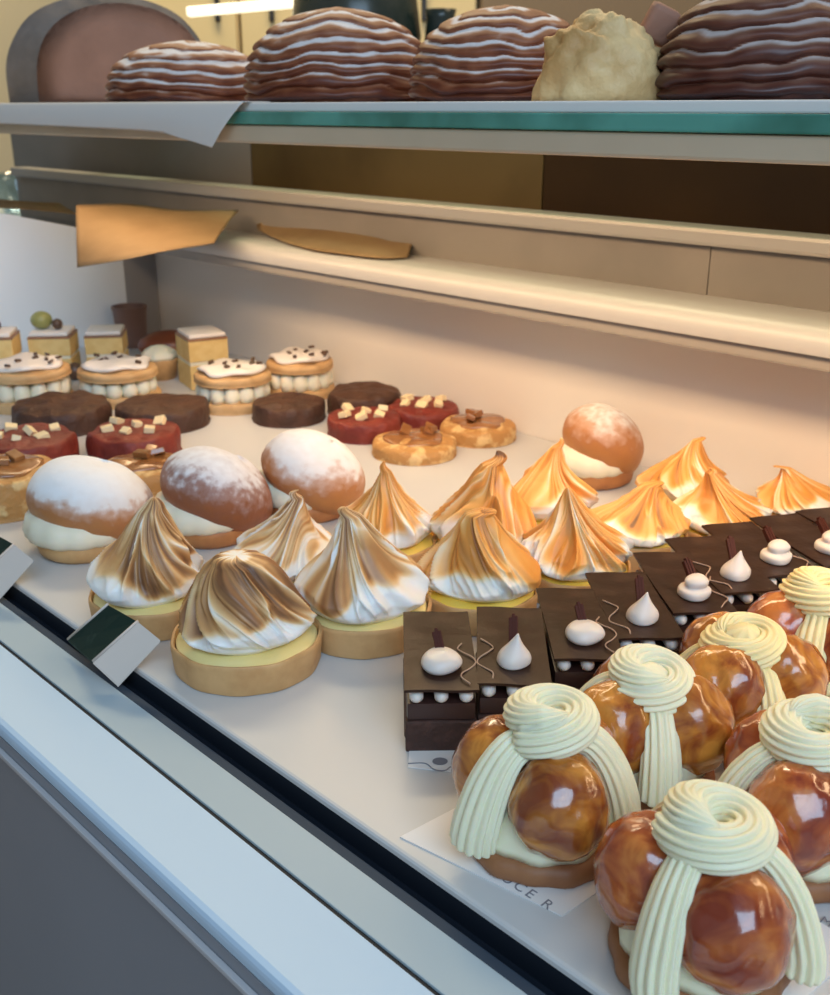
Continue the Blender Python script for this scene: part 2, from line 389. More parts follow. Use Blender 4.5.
# ---------------------------------------------------------------- lemon meringue tarts
def make_meringue(seed, R, peak, toast, twist, nfold, hook, lob, parent, m, z0, wide=1.0, fat=0.0, gold_=False):
    rnd = random.Random(seed)
    nt, nth = 110, 300
    prof = [(0, .80), (.05, .95), (.12, 1.0), (.22, .95), (.34, .74), (.46, .52), (.58, .355), (.70, .235), (.82, .14), (.92, .075), (1, .022)]
    def pr(t):
        for (a, x), (b, y) in zip(prof, prof[1:]):
            if t <= b: s = (t - a) / (b - a); return x + (y - x) * s
        return prof[-1][1]
    prs = [pr(i / (nt - 1)) for i in range(nt)]
    prs = [p + fat * (math.sqrt(max(0, 1 - (i / (nt - 1)) ** 2.2)) - p) * sst(.05, .3, i / (nt - 1)) for i, p in enumerate(prs)]
    prs = [prs[0]] + [(prs[i - 1] + 2 * prs[i] + prs[i + 1]) / 4 for i in range(1, nt - 1)] + [prs[-1]]
    ph = [rnd.uniform(0, 6.28) for _ in range(14)]
    hz = peak[2]
    P, A = [], []
    for i in range(nt):
        t = i / (nt - 1); z = hz * (t ** .92)
        s = t ** 1.6
        cx, cy = peak[0] * s, peak[1] * s
        hk = max(0, t - .86) / .14
        cx += hook[0] * math.sin(hk * 2.6); cy += hook[1] * math.sin(hk * 2.6)
        z -= hook[2] * hk * hk
        row, ar = [], []
        for j in range(nth):
            th = 2 * PI * j / nth
            tw = th + twist * t + .30 * math.sin(2 * th + ph[0]) * t + .22 * math.sin(3 * th + ph[1] + 3 * t)
            tw += .45 * math.sin(th + ph[9] + 1.5 * t)
            big = lob * (.6 * math.sin(2 * tw + ph[2]) + .5 * math.sin(3 * tw + ph[3]))
            env = sst(.02, .22, t) * (1 - .55 * sst(.75, 1, t))
            fr = nfold * .26
            r1 = mn.noise(Vector((math.cos(tw) * fr, math.sin(tw) * fr, t * 1.1 + seed * 1.7)))
            r2 = mn.noise(Vector((math.cos(tw) * fr * 2.4, math.sin(tw) * fr * 2.4, t * 1.3 + seed * 2.9)))
            rid = (1 - min(1, abs(r1) * 4.2)) ** 1.5
            fine = 1 - min(1, abs(r2) * 4)
            sc = 1 + big * (1 - .5 * t) + env * (.22 * rid + .30 * r1 + .06 * fine - .05)
            # scalloped skirt
            sc += (1 - sst(.05, .3, t)) * .07 * math.sin(nfold * .5 * th + ph[10]) * sst(0, .08, t)
            r = R * prs[i] * sc
            x = r * math.cos(th) * wide; y = r * math.sin(th)
            row.append((cx + x, cy + y, z0 + z + .0015 * math.sin(4 * th + ph[11]) * (1 - t) * sst(.02, .1, t)))
            edge = .15 + .10 * math.sin(2 * th + ph[12]) + .05 * math.sin(5 * th + ph[13])
            v = sst(edge, edge + .14, t)
            n = mn.noise(Vector((math.cos(tw) * 2.2, math.sin(tw) * 2.2, t * 1.6 + seed)))
            st = mn.noise(Vector((math.cos(tw) * 9, math.sin(tw) * 9, t * 1.2 + seed * 3.1)))
            val = v * (toast + .30 * n + .42 * st - (.22 if gold_ else .38) * rid * env - .10 * fine + .25 * max(0, -r1))
            if hk > .55: val += (hook[3]) * (hk - .55)
            ar.append(max(0, min(1, val)))
        P.append(row); A.append(ar)
    b = MB(); b.grid(P, A); return b.build('meringue', m, parent, attr='toast')

def make_tart(label, x, y, R, peakpx, Rm, toast, twist, nf, hook, lob, seed, gold, fat=0.0, off=(0, 0), wide=1.0):
    t = thing('meringue_tart', label, 'tart', (x, y, 0), group='lemon meringue tarts')
    hz = .0175
    b = MB(); rn = random.Random(seed)
    p = [(0, .0), (R * .90, .0), (R * .955, .0006), (R * .97, .002), (R, hz * .9), (R * .998, hz), (R * .985, hz + .0006), (R * .955, hz + .0004), (R * .94, hz - .002), (R * .935, .006), (0, .006)]
    wob = lambda th, s, r, z: ((.0004 * math.sin(3 * th + seed) + .0003 * math.sin(11 * th)) if r > .02 else 0, .0003 * math.sin(7 * th) if z > .01 else 0)
    b.grid(lathe(p, 72, wob)); b.build('tart_shell', crust, t, auto=40)
    b = MB(); R2 = R * .932
    p = [(R2, .0065), (R2, hz - .0018), (R2 * .97, hz - .0008), (R2 * .8, hz + .0004), (R2 * .5, hz + .0006), (0.0005, hz + .0006)]
    b.grid(lathe(p, 60)); b.build('lemon_filling', curd_warm_lit if gold else curd_pale, t, auto=40)
    pk = atY(peakpx[0], peakpx[1], y)
    base = Vector((x + off[0], y + off[1], hz))
    make_meringue(seed, Rm, (pk.x - base.x, pk.y - base.y, pk.z - hz), toast, twist, nf, hook, lob, t, meringue_warm_lit if gold else meringue, hz, wide, fat, bool(gold)).location = (off[0], off[1], 0)
    return t

TARTS = [
 # label, x, y, R, peak px, Rm, toast, twist, folds, hook(x,y,drop,burn), lobes, seed, gold (colours tinted for warm light)
 ('lemon meringue tart with a tall brown-streaked peak, leftmost tart, behind the green price tag', -.159, .573, .036, (153, 497), .030, .74, 1.0, 9, (.001, 0, 0, 0), .10, 11, 0, 0.28),
 ('frontmost lemon meringue tart, squat caramel-brown swirl on a wide pale shell', -.093, .519, .0415, (238, 550), .0325, .80, 1.3, 7, (-.002, 0, .003, -1.6), .05, 22, 0, 0.75),
 ('lemon meringue tart with a long thin curled tip, left of the first chocolate slice', -.029, .556, .0385, (347, 502), .0345, .60, .9, 10, (-.003, 0, .003, 0), .07, 33, 0, 0.12),
 ('meringue tart with ruffled folds, between the middle sugared bun and the frontmost tart', -.083, .607, .035, (301, 487), .032, .56, -1.2, 8, (-.004, 0, .002, 0), .08, 44, 0),
 ('golden meringue tart with a slim straight peak, right of the pale sugared bun', -.019, .656, .035, (386, 461), .0295, .56, .5, 11, (-.002, 0, .0, 0), .05, 55, 1),
 ('lemon meringue tart whose burnt tip curls into a small ring, above the second chocolate slice', .039, .580, .036, (479, 503), .0325, .60, 1.2, 10, (.005, 0, .006, .8), .07, 66, 1, 0.3),
 ('golden meringue tart with a black burnt tip, behind the ring-tipped tart', .046, .650, .035, (494, 452), .032, .60, -.6, 9, (.005, 0, -.001, 2.2), .10, 77, 1, 0.2),
 ('wide golden meringue tart with a straight central peak, behind the third and fourth chocolate slices', .102, .612, .0355, (568, 487), .0335, .52, .4, 12, (0, 0, 0, 0), .05, 88, 1, 0.1),
 ('golden meringue tart leaning right, directly in front of the lone sugared bun at the back', .094, .710, .034, (560, 438), .0305, .62, .8, 8, (.002, 0, .0, -.5), .09, 99, 1),
 ('broad orange meringue tart with a low peak, in front of the fifth chocolate slice corner', .152, .668, .0345, (656, 478), .0335, .66, -.8, 8, (.003, 0, .003, 0), .09, 110, 1, 0.15),
 ('golden meringue tart by the back panel with the highest peak on the right', .203, .742, .0315, (699, 433), .030, .60, 1.6, 7, (.004, 0, .003, .6), .12, 121, 1),
 ('golden meringue tart with soft folds, directly in front of the high-peaked one at the back', .214, .680, .0315, (707, 465), .031, .56, .9, 9, (.003, 0, .002, 0), .10, 132, 1),
 ('small golden meringue tart at the far right end of the row with a hooked tip', .280, .714, .0300, (782, 462), .0285, .52, 1.2, 8, (-.006, 0, .004, 0), .08, 143, 1),
]
for a in TARTS: make_tart(*a)

# ---------------------------------------------------------------- sugared cream buns
def make_bun(label, x, y, Rl, topz, tilt, az, seed, m, squash=1.0, tart=False, sug=.5, creamr=1.0, lw=1.0):
    t = thing('cream_bun', label, 'bun', (x, y, 0), group='sugar-dusted cream buns')
    rn = random.Random(seed); p0, p1 = rn.uniform(0, 6), rn.uniform(0, 6)
    hb = .015
    b = MB(); R = Rl * .84
    pr = [(0, 0), (R * .86, 0), (R * .97, .003), (R, .008), (R * .99, .012), (R * .93, hb), (0, hb)]
    b.grid(lathe(pr, 48, lambda th, s, r, z: (.001 * math.sin(3 * th + p0) if r > .01 else 0, 0)))
    b.build('bun_base', crust if tart else bun_crumb, t, auto=50)
    # cream: fluted bank, thicker on the open side
    b = MB(); Rc = Rl * .88 * creamr
    pr = [(0, hb - .004), (Rc * .85, hb - .004), (Rc * .98, hb), (Rc, hb + .005), (Rc * .92, hb + .010), (Rc * .6, hb + .013), (0, hb + .013)]
    b.grid(lathe(pr, 96, lambda th, s, r, z: ((.0012 * abs(math.sin(7 * th + p1)) + .004 * math.cos(th - az)) if r > .01 else 0, (.005 * math.cos(th - az)) if z > hb + .006 else 0)))
    b.build('cream_filling', bun_cream, t, auto=60)
    # lid, hinged up on the open side
    b = MB(); n, nr = 72, 36; P, A = [], []
    up_, dn_ = .74 * squash, .62 * squash
    zc = topz - Rl * math.hypot(math.sin(tilt), up_ * math.cos(tilt))
    Rm = Matrix.Rotation(tilt, 3, Vector((-math.sin(az), math.cos(az), 0)))
    sh = Vector((-math.cos(az), -math.sin(az), 0)) * Rl * .10
    for i in range(nr):
        f = i / (nr - 1); phi = -PI / 2 + PI * f
        row, ar = [], []
        for j in range(n):
            th = 2 * PI * j / n
            cr, sr = math.cos(phi), math.sin(phi)
            k = 1 + .02 * math.sin(2 * th + p0) + .015 * math.sin(3 * th + p1) + .02 * mn.noise(Vector((cr * math.cos(th) * 2, cr * math.sin(th) * 2, sr * 2 + seed)))
            q = Rm @ Vector((Rl * lw * cr ** .92 * math.cos(th) * k, Rl * cr ** .92 * math.sin(th) * k, Rl * (up_ if sr > 0 else dn_) * sr * k))
            q = q + sh + Vector((0, 0, zc))
            if q.z < .002: q.z = .002 + (q.z - .002) * .02
            row.append(q)
            nz = (Rm @ Vector((cr * math.cos(th) * .8, cr * math.sin(th) * .8, sr))).z
            nn = mn.noise(Vector((cr * math.cos(th) * 1.7, cr * math.sin(th) * 1.7, sr * 1.7 + seed * 2)))
            n2 = mn.noise(Vector((cr * math.cos(th) * 7, cr * math.sin(th) * 7, sr * 7 + seed * 2)))
            ar.append(max(0, min(1, sst(-.55, 1.1, nz + .25 * nn + .18 * n2) * 1.15 * (.5 + sug))))
        P.append(row); A.append(ar)
    b.grid(P, A); b.build('bun_lid', m, t, attr='sugar')
    return t
make_bun('large cream bun thickly dusted white, leftmost of the front buns, beside the left price tag', -.229, .683, .0435, .064, math.radians(-24), math.radians(222), 1, sugar_bun, tart=True, sug=.50)
make_bun('dark brown cream bun with patchy sugar, middle of the three front buns', -.147, .708, .0425, .064, math.radians(-33), math.radians(208), 2, sugar_bun_dark, sug=.30)
make_bun('pinkish cream bun with fine white sugar, right of the three front buns', -.081, .752, .0405, .063, math.radians(-30), math.radians(178), 3, sugar_bun, sug=.36)
make_bun('lone shiny cream bun with a sugared crown standing against the back panel', .150, .822, .0350, .064, math.radians(-38), math.radians(196), 4, sugar_bun, squash=1.12, sug=.12)

# ---------------------------------------------------------------- chocolate slices
def make_slice(variant, label):
    rn = random.Random(variant * 7 + 3)
    t = thing('chocolate_slice', label, 'cake slice', group='chocolate slices with cream piping')
    kid_ = lambda o: kid(o)
    L, Wd = .080, .034
    b = MB(); b.box((0, L / 2, .0085), (Wd, L - .003, .017), 0, .0010)
    b.box((0, L / 2, .0085), (Wd + .0012, L - .006, .0035), 0, .0010)
    kid_(b.build('cake_base', choc_cake, t, smooth=False))
    b = MB(); b.box((0, L / 2, .0218), (Wd - .0012, L - .004, .0094), 0, .0018); kid_(b.build('mousse_layer', ganache, t, auto=40))
    for k in (-1, 0, 1):
        b = MB(); x = k * .0118
        path = interp([(x, -.0008, .0300), (x, .02, .0300), (x, .05, .0300), (x, .076, .0300)], 40)
        b.grid(sweep(path, lambda s: .0036 * (math.sin(min(1, s * 14) * PI / 2) ** .5 if s < .07 else 1) * (1 - .10 * math.sin(s * 70) ** 2) if s > 0 else .0012, 14))
        kid_(b.build('cream_piping', white_cream, t))
    b = MB()
    nx, ny = 8, 16
    P = [[Vector(((i / (nx - 1) - .5) * (Wd + .001), -.001 + j / (ny - 1) * (L + .002), .0343 + .0005 * math.sin(j * .35 + variant) + .0003 * math.sin(i * .9))) for j in range(ny)] for i in range(nx)]
    sheet(b, nx, ny, lambda a, c: P[round(a * (nx - 1))][round(c * (ny - 1))] + Vector((0, 0, .0012)), .0014)
    kid_(b.build('chocolate_plate', choc_plate, t, auto=50))
    z = .0358
    # squiggles of pale chocolate lying on the plate
    b = MB()
    for q in range(1):
        pts = []; sx = (-1) ** variant
        for s in range(9):
            a = s / 8
            pts.append((sx * .0135 - sx * .004 * math.sin(a * 9 + q + variant), .003 + a * (.040 + .01 * q), z + .0006 + .0004 * math.sin(a * 12)))
        b.grid(sweep(interp(pts, 60), lambda s: .0004, 8))
    kid_(b.build('drizzle', pink_drizzle, t))
    # kiss of cream
    b = MB(); ky = .020
    if variant % 3 == 0:   # blob
        pr = [(0, 0), (.0075, 0), (.0098, .0018), (.0098, .0042), (.0078, .0068), (.0045, .0080), (.0022, .0086), (.0002, .009)]
    elif variant % 3 == 1:  # pointed kiss
        pr = [(0, 0), (.0074, 0), (.0084, .0022), (.0076, .0050), (.0056, .0078), (.0036, .0104), (.0018, .0132), (.0003, .0158)]
    else:                   # two-tier
        pr = [(0, 0), (.0076, 0), (.0090, .002), (.0086, .0045), (.0062, .0062), (.0064, .0078), (.0062, .0098), (.0040, .0118), (.0003, .0128)]
    P = []
    pp = interp([(r, 0, zz) for r, zz in pr], 30)
    for i, q in enumerate(pp):
        a = i / 29
        P.append([(q.x * math.cos(th) * (1 + .05 * math.sin(3 * th + 5 * a)) + .002 * a * a, ky + q.x * math.sin(th) * (1 + .05 * math.sin(3 * th + 5 * a)), z + q.z) for th in [2 * PI * j / 40 for j in range(40)]])
    b.grid(P); kid_(b.build('cream_kiss', white_cream, t))
    # chocolate shard leaning in the cream
    b = MB()
    hh = pr[-1][1]
    M = Euler((math.radians(-38), math.radians(rn.uniform(-18, 8)), math.radians(rn.uniform(-30, 30)))).to_matrix().to_4x4()
    for k in (-1, 0, 1):
        b.box((k * .0014, ky + .0065, z + hh * .80 + k * .0004), (.0016, .0030, .019 - abs(k) * .003), M=M, bev=.0004)
    kid_(b.build('chocolate_shard', choc_shard, t, smooth=False))
    return t
SL = [
 (.0125, .4285, 1, 0, 'first chocolate slice, at the near end of the row, with a flattened cream blob'),
 (.0468, .4330, -3, 1, 'second chocolate slice from the near end, pointed cream kiss with a dark shard'),
 (.0860, .4580, 0, 0, 'third chocolate slice from the near end, round cream blob with a shard lying on it'),
 (.1210, .4790, 3, 1, 'fourth chocolate slice from the near end, neat pointed cream kiss on a streaked plate'),
 (.1560, .5080, 4, 2, 'fifth chocolate slice from the near end, two-tier cream dollop'),
 (.1885, .5340, 10, 1, 'sixth chocolate slice from the near end, pointed cream kiss, half behind its neighbour'),
 (.2200, .5570, 12, 2, 'seventh chocolate slice from the near end, round swirled cream dollop'),
 (.2590, .5720, 15, 2, 'eighth chocolate slice from the near end, its cream dollop at the right picture edge'),
 (.2970, .5880, 17, 0, 'farthest chocolate slice, only its dark plate showing at the right edge'),
]
protos = {}
for x, y, rz, var, lab in SL:
    if var not in protos:
        o = make_slice(var, lab); protos[var] = o
    else:
        o = copy_tree(protos[var]); o['label'] = lab
    o.location = (x, y, 0); o.rotation_euler = (0, 0, math.radians(rz))

# ---------------------------------------------------------------- glazed choux cakes with piped cream
def make_honore(label, x, y, ropes, puffs, seed, cream, gl, rz=0, top=.076, sz=1.0, roset_az=0):
    t = thing('choux_cake', label, 'cream cake', (x, y, 0), group='caramel choux cakes with piped cream')
    rn = random.Random(seed)
    b = MB(); R = .0335 * sz
    pr = [(0, 0), (R * .93, 0), (R, .002), (R * 1.01, .005), (R * .98, .0085), (R * .9, .0098), (0, .0098)]
    b.grid(lathe(pr, 64, lambda th, s, r, z: ((.0008 * math.sin(5 * th + seed) + .0005 * math.sin(13 * th)) if r > .01 else 0, 0)))
    b.build('biscuit_base', sable, t, auto=60)
    b = MB(); pr = [(0, .0095), (.030, .0098), (.0305, .014), (.026, .022), (.018, .034), (.013, .046), (.010, .056), (0, .058)]
    b.grid(lathe([(r * sz, z) for r, z in pr], 48, lambda th, s, r, z: (.0008 * math.sin(10 * th) if r > .005 else 0, 0)))
    b.build('cream_core', cream, t)
    for k, az in enumerate(puffs):
        b = MB(); az = math.radians(az); n, nr = 64, 40; P = []
        sd = seed * 5 + k * 3.7
        for i in range(nr):
            phi = -PI / 2 + PI * i / (nr - 1); row = []
            for j in range(n):
                th = 2 * PI * j / n; d = Vector((math.cos(phi) * math.cos(th), math.cos(phi) * math.sin(th), math.sin(phi)))
                k_ = 1 + .07 * mn.noise(d * 1.6 + Vector((sd, 0, 0))) + .035 * mn.noise(d * 4 + Vector((0, sd, 0)))
                row.append(Vector((d.x * .0212, d.y * .0212, d.z * .0235)) * k_ * sz)
            P.append(row)
        c = Vector((math.cos(az) * .0200 * sz, math.sin(az) * .0200 * sz, .0315))
        P = [[p + c for p in r] for r in P]
        b.grid(P); b.build('choux_puff', gl, t)
    for k, az in enumerate(ropes):
        b = MB(); a = math.radians(az); ca, sa = math.cos(a), math.sin(a)
        wob = rn.uniform(-.002, .002)
        tp = top - .018
        pts = [(.008, tp), (.0185, tp - .003), (.0285 * sz, tp - .015), (.0345 * sz, tp - .033), (.0352 * sz, .0085)]
        pts = [(r * ca - sa * wob * i, r * sa + ca * wob * i, z) for i, (r, z) in enumerate(pts)]
        path = interp(pts, 70)
        def rad(s):
            r = .0078 + .0032 * sst(.1, .8, s)
            if s > .93: r *= math.sqrt(max(.02, 1 - ((s - .93) / .07) ** 2 * .75))
            return r * sz * (1 + .02 * mn.noise(Vector((s * 12, seed, k))))
        b.grid(sweep(path, rad, 112, star(13, .24), twist=rn.uniform(-.3, .3), up=Vector((ca, sa, 0)), flat=.72))
        b.build('cream_rope', cream, t)
    # rosette: fluted rope wound round itself
    b = MB(); pts = []; n = 110
    a0 = math.radians(roset_az)
    for i in range(n):
        s = i / (n - 1); an = a0 + s * 2 * PI * 1.32
        rr = (.0135 - .0030 * s + .0012 * math.sin(an * 1.0 + seed)) * sz
        zz = top - .0140 + .0075 * s ** 1.5 + .0012 * math.sin(an + seed * 2)
        pts.append(Vector((rr * math.cos(an), rr * math.sin(an), zz)))
    def rad2(s):
        r = .0100 * (1 - .22 * s)
        if s < .06: r *= math.sqrt(s / .06 * .98 + .02)
        if s > .88: r *= math.sqrt(max(.03, 1 - (s - .88) / .12))
        return r * sz
    b.grid(sweep(pts, rad2, 112, star(15, .24), twist=2.6, flat=.95))
    b.build('cream_rosette', cream, t)
    return t
HN = [
 ('leftmost caramel choux cake, its front puff between two cream ropes, below the first chocolate slice', .0530, .3650, (217, -8, 103), (283, 160, 45), 1, piped_cream, glaze, .0712, .94, 200),
 ('frontmost caramel choux cake, cut off by the bottom picture edge', .1025, .3000, (219, -16, 98), (282, 158, 40), 2, piped_cream, glaze_red, .0705, .96, 150),
 ('caramel choux cake with a single cream rope facing front, behind the leftmost choux cake', .1045, .4120, (277, 157, 35), (216, 336, 95), 3, piped_cream, glaze, .0635, .95, 190),
 ('caramel choux cake with warm-lit cream, behind the one with the front-facing cream rope', .1590, .4490, (287, 165, 45), (228, 347, 105), 4, piped_cream_warm_lit, glaze, .0605, .96, 60),
 ('caramel choux cake with warm-lit cream at the right edge, nearest the chocolate slices', .2130, .4930, (236, 356, 115), (296, 180, 55), 5, piped_cream_warm_lit, glaze_red, .066, .97, 120),
 ('caramel choux cake at the right edge, behind the frontmost one, cream rope pointing left', .1590, .3570, (172, 305, 55), (238, 0, 115), 6, piped_cream, glaze_red, .0675, .97, 20),
]
for lab, x, y, ro, pu, sd, cr, gl, tp, sz, ra in HN: make_honore(lab, x, y, ro, pu, sd, cr, gl, 0, tp, sz, ra)

# ---------------------------------------------------------------- cookies, cakes and sandwiches at the back
def disc(R, h, seed, rough=.0012, dome=.002, dip=0.0, rim=.004, n=56):
    pr = [(0, 0), (R - rim * .6, 0), (R - rim * .15, .0015), (R, h * .4), (R - rim * .1, h * .72), (R - rim * .6, h * .95), (R - rim * 1.6, h), (R * .6, h + dome), (R * .3, h + dome - dip), (.0008, h + dome - dip)]
    def d(th, s, r, z):
        if r < .003: return (0, 0)
        q = mn.noise(Vector((math.cos(th) * r * 70, math.sin(th) * r * 70, seed + z * 60)))
        q2 = mn.noise(Vector((math.cos(th) * 1.5, math.sin(th) * 1.5, seed * 2.3)))
        return (q2 * .002 + q * rough * .5, q * rough if z > .002 else 0)
    pp = interp([(r, 0, z) for r, z in pr], 30)
    return lathe([(max(.0005, p.x), p.z) for p in pp], n, d)
def cookie(kind, label, x, y, R, h=.014, z=0, seed=0, group=None):
    t = thing(kind, label, 'cookie', (x, y, z), group=group)
    m = {'chocolate_cookie': cookie_choc, 'red_velvet_cookie': cookie_red, 'caramel_cookie': cookie_oat}[kind]
    b = MB(); b.grid(disc(R, h, seed, .0030 if kind != 'caramel_cookie' else .0016)); b.build('cookie_body', m, t)
    rn = random.Random(seed)
    if kind == 'red_velvet_cookie':
        sp = [(-.5, -.25), (-.05, -.45), (.42, -.3), (.05, .1), (.5, .3), (-.45, .35)]
        for k, (a, c) in enumerate(sp):
            b = MB(); M = Euler((rn.uniform(-.5, .5), rn.uniform(-.6, .6), rn.uniform(0, 3))).to_matrix().to_4x4()
            s = rn.uniform(.008, .011)
            b.box((a * R, c * R, h + .0035), (s, s * .9, .0055), M=M, bev=.0008); b.build('white_chocolate_chunk', white_choc, t, smooth=False)
    if kind == 'caramel_cookie':
        b = MB(); Rr = R * .70
        b.grid(lathe([(Rr, h - .001), (Rr * 1.0, h + .0020), (Rr * .9, h + .0034), (Rr * .4, h + .0030), (.0005, h + .003)], 40, lambda th, s, r, z: (.0012 * math.sin(5 * th + seed) if r > .01 else 0, .0008 * math.sin(3 * th + seed) if r > .004 else 0)))
        b.build('caramel_centre', caramel, t)
        b = MB()
        for k in range(3):
            M = Euler((rn.uniform(-.6, .6), rn.uniform(-.4, .4), rn.uniform(0, 3))).to_matrix().to_4x4()
            b.box((rn.uniform(-.4, .4) * R, rn.uniform(-.1, .5) * R, h + .006), (.014, .009, .005), M=M, bev=.0008)
        b.build('caramel_shards', caramel, t, smooth=False)
    return t
cg = 'chocolate cookies'; rg = 'red velvet cookies'; og = 'caramel cookies'
cookie('chocolate_cookie', 'dark chocolate cookie lying flat behind the cream sandwiches, right group, nearer the front', -.125, 1.008, .036, .018, 0, 1, cg)
cookie('chocolate_cookie', 'dark chocolate cookie against the back panel, behind the red cookie with white chunks', -.052, 1.035, .038, .022, 0, 2, cg)
cookie('red_velvet_cookie', 'dark red cookie with white chocolate chunks in the middle of the back right group', -.048, .955, .0355, .018, 0, 3, rg)
cookie('red_velvet_cookie', 'dark red cookie with pale chunks by the back panel, behind the caramel cookies', .008, .996, .0350, .017, 0, 4, rg)
cookie('caramel_cookie', 'nutty golden caramel cookie, nearer the front of the two beside the bare tray', -.001, .897, .038, .012, 0, 5, og)
cookie('caramel_cookie', 'golden caramel cookie with dark shards, farthest right of the back cookies', .059, .944, .036, .014, 0, 6, og)
cookie('chocolate_cookie', 'dark chocolate cookie at the right end of the left pile, beside the bare tray', -.247, .992, .045, .020, 0, 7, cg)
cookie('chocolate_cookie', 'dark chocolate cookie at left, behind the red cookie with three pale chunks', -.343, .985, .047, .022, 0, 8, cg)
cookie('red_velvet_cookie', 'right one of the two chunk-topped dark red cookies in the left pile', -.250, .896, .041, .022, 0, 9, rg)
cookie('red_velvet_cookie', 'left one of the two chunk-topped dark red cookies in the left pile', -.335, .868, .041, .024, 0, 10, rg)
cookie('caramel_cookie', 'broken-topped caramel cookie squeezed between the red cookie and the two left buns', -.222, .812, .036, .018, 0, 11, og)
cookie('caramel_cookie', 'thick pinkish caramel cookie at the left picture edge, behind the leftmost price tag', -.317, .765, .042, .030, 0, 12, og)

def sandwich(label, x, y, R, z, seed, group, tall=.034):
    t = thing('cream_sandwich', label, 'cream sandwich', (x, y, z), group=group)
    b = MB(); b.grid(disc(R, .011, seed, .001)); b.build('lower_biscuit', biscuit, t)
    b = MB(); n = 13
    for k in range(n):
        a = 2 * PI * k / n; c = (math.cos(a) * R * .76, math.sin(a) * R * .76)
        hh = tall - .011 - .009
        b.grid(lathe([(.0008, .0108), (.0075, .0108), (.0085, .0108 + hh * .35), (.007, .0108 + hh * .8), (.003, .011 + hh), (.0005, .011 + hh)], 14, c=c))
    b.grid(lathe([(.0005, .0110), (R * .66, .0110), (R * .66, tall - .0095), (.0005, tall - .0095)], 30))
    b.build('cream_layer', bun_cream, t)
    b = MB(); P = disc(R * .97, .009, seed + 3, .001); b.grid([[(p[0], p[1], p[2] + tall - .009) for p in r] for r in P]); b.build('upper_biscuit', biscuit, t)
    b = MB(); rn = random.Random(seed)
    b.grid(lathe([(.0005, tall + .0018), (R * .80, tall + .0018), (R * .84, tall + .0038), (R * .7, tall + .0065), (.0005, tall + .0075)], 40, lambda th, s, r, z: (.0022 * math.sin(6 * th + seed) if r > .01 else 0, .0015 * math.sin(4 * th) if r > .004 else 0)))
    b.build('icing_top', icing, t)
    b = MB()
    for k in range(8):
        a = rn.uniform(0, 6.28); r = rn.uniform(.2, .8) * R
        M = Euler((rn.uniform(-.5, .5), rn.uniform(-.5, .5), rn.uniform(0, 3))).to_matrix().to_4x4()
        b.box((r * math.cos(a), r * math.sin(a), tall + .008), (.006, .0035, .0025), M=M, bev=.0004)
    b.build('chocolate_flakes', choc_bits, t, smooth=False)
    return t
sg = 'round cream sandwiches'
sandwich('round cream sandwich with white icing, right group, directly right of the tall yellow cake', -.188, 1.056, .040, 0, 1, sg, .036)
sandwich('round cream sandwich sprinkled with dark flakes, right group, nearest the back panel', -.124, 1.103, .037, 0, 2, sg, .038)
sandwich('round cream sandwich at the left picture edge, behind the left chocolate cookies', -.400, 1.062, .044, 0, 3, sg, .040)
sandwich('round cream sandwich behind the chocolate cookie at the right end of the left pile', -.312, 1.078, .042, 0, 4, sg, .036)

def square_cake(label, x, y, rz, w, l, h, group, mtop=icing):
    t = thing('layer_cake', label, 'cake', (x, y, 0), rz, group)
    b = MB(); b.box((0, 0, h * .22), (w, l, h * .44), 0, .001); b.build('lower_sponge', sponge, t, smooth=False)
    b = MB(); b.box((0, 0, h * .475), (w * .96, l * .96, h * .07), 0, .0008); b.build('cream_layer', bun_cream, t, smooth=False)
    b = MB(); b.box((0, 0, h * .70), (w, l, h * .38), 0, .001); b.build('upper_sponge', sponge, t, smooth=False)
    b = MB(); b.box((0, 0, h * .905), (w * 1.01, l * 1.01, .0025), 0, .0006); b.build('brown_glaze', brown_line, t, smooth=False)
    b = MB(); b.box((0, 0, h * .905 + .0038), (w * .93, l * .93, .0048), 0, .0018); b.build('icing_top', mtop, t, auto=40)
    return t
lg = 'square layer cakes'
square_cake('tall yellow two-layer square cake with white icing, left end of the right group', -.236, 1.148, math.radians(28), .044, .050, .060, lg)
square_cake('pale iced square cake in the far left group, nearest the brown pot', -.358, 1.205, math.radians(8), .042, .046, .050, lg)
square_cake('pale iced square cake with a green olive on top, second from the brown pot', -.414, 1.190, math.radians(5), .046, .046, .052, lg)
square_cake('pale iced square cake cut off by the left picture edge', -.472, 1.165, math.radians(8), .048, .046, .056, lg)
b = MB(); b.grid(lathe([(max(.0004, .012 * math.sin(PI * i / 15)), .012 - .010 * math.cos(PI * i / 15) - .0019) for i in range(16)], 24))
tag(b.build('olive', olive), 'green and yellow olive-like ball on the second pale square cake', 'garnish', loc=(-.425, 1.190, .052 * .905 + .0062))
# berries beside it
for k, (px, py, pz, lab) in enumerate([(-.406, 1.186, .0537, 'small dark berry right of the olive-like ball'), (-.466, 1.160, .0573, 'small dark berry on the cake at the left picture edge'), (-.385, 1.165, .0, 'dark berry standing on the tray between the pale square cakes')]):
    b = MB(); R = .006 if k < 2 else .010
    b.grid(lathe([(max(.0003, R * math.sin(PI * i / 11)), R - R * math.cos(PI * i / 11)) for i in range(12)], 18))
    tag(b.build('berry', choc_bits), lab, 'berry', 'dark berries', loc=(px, py, pz))
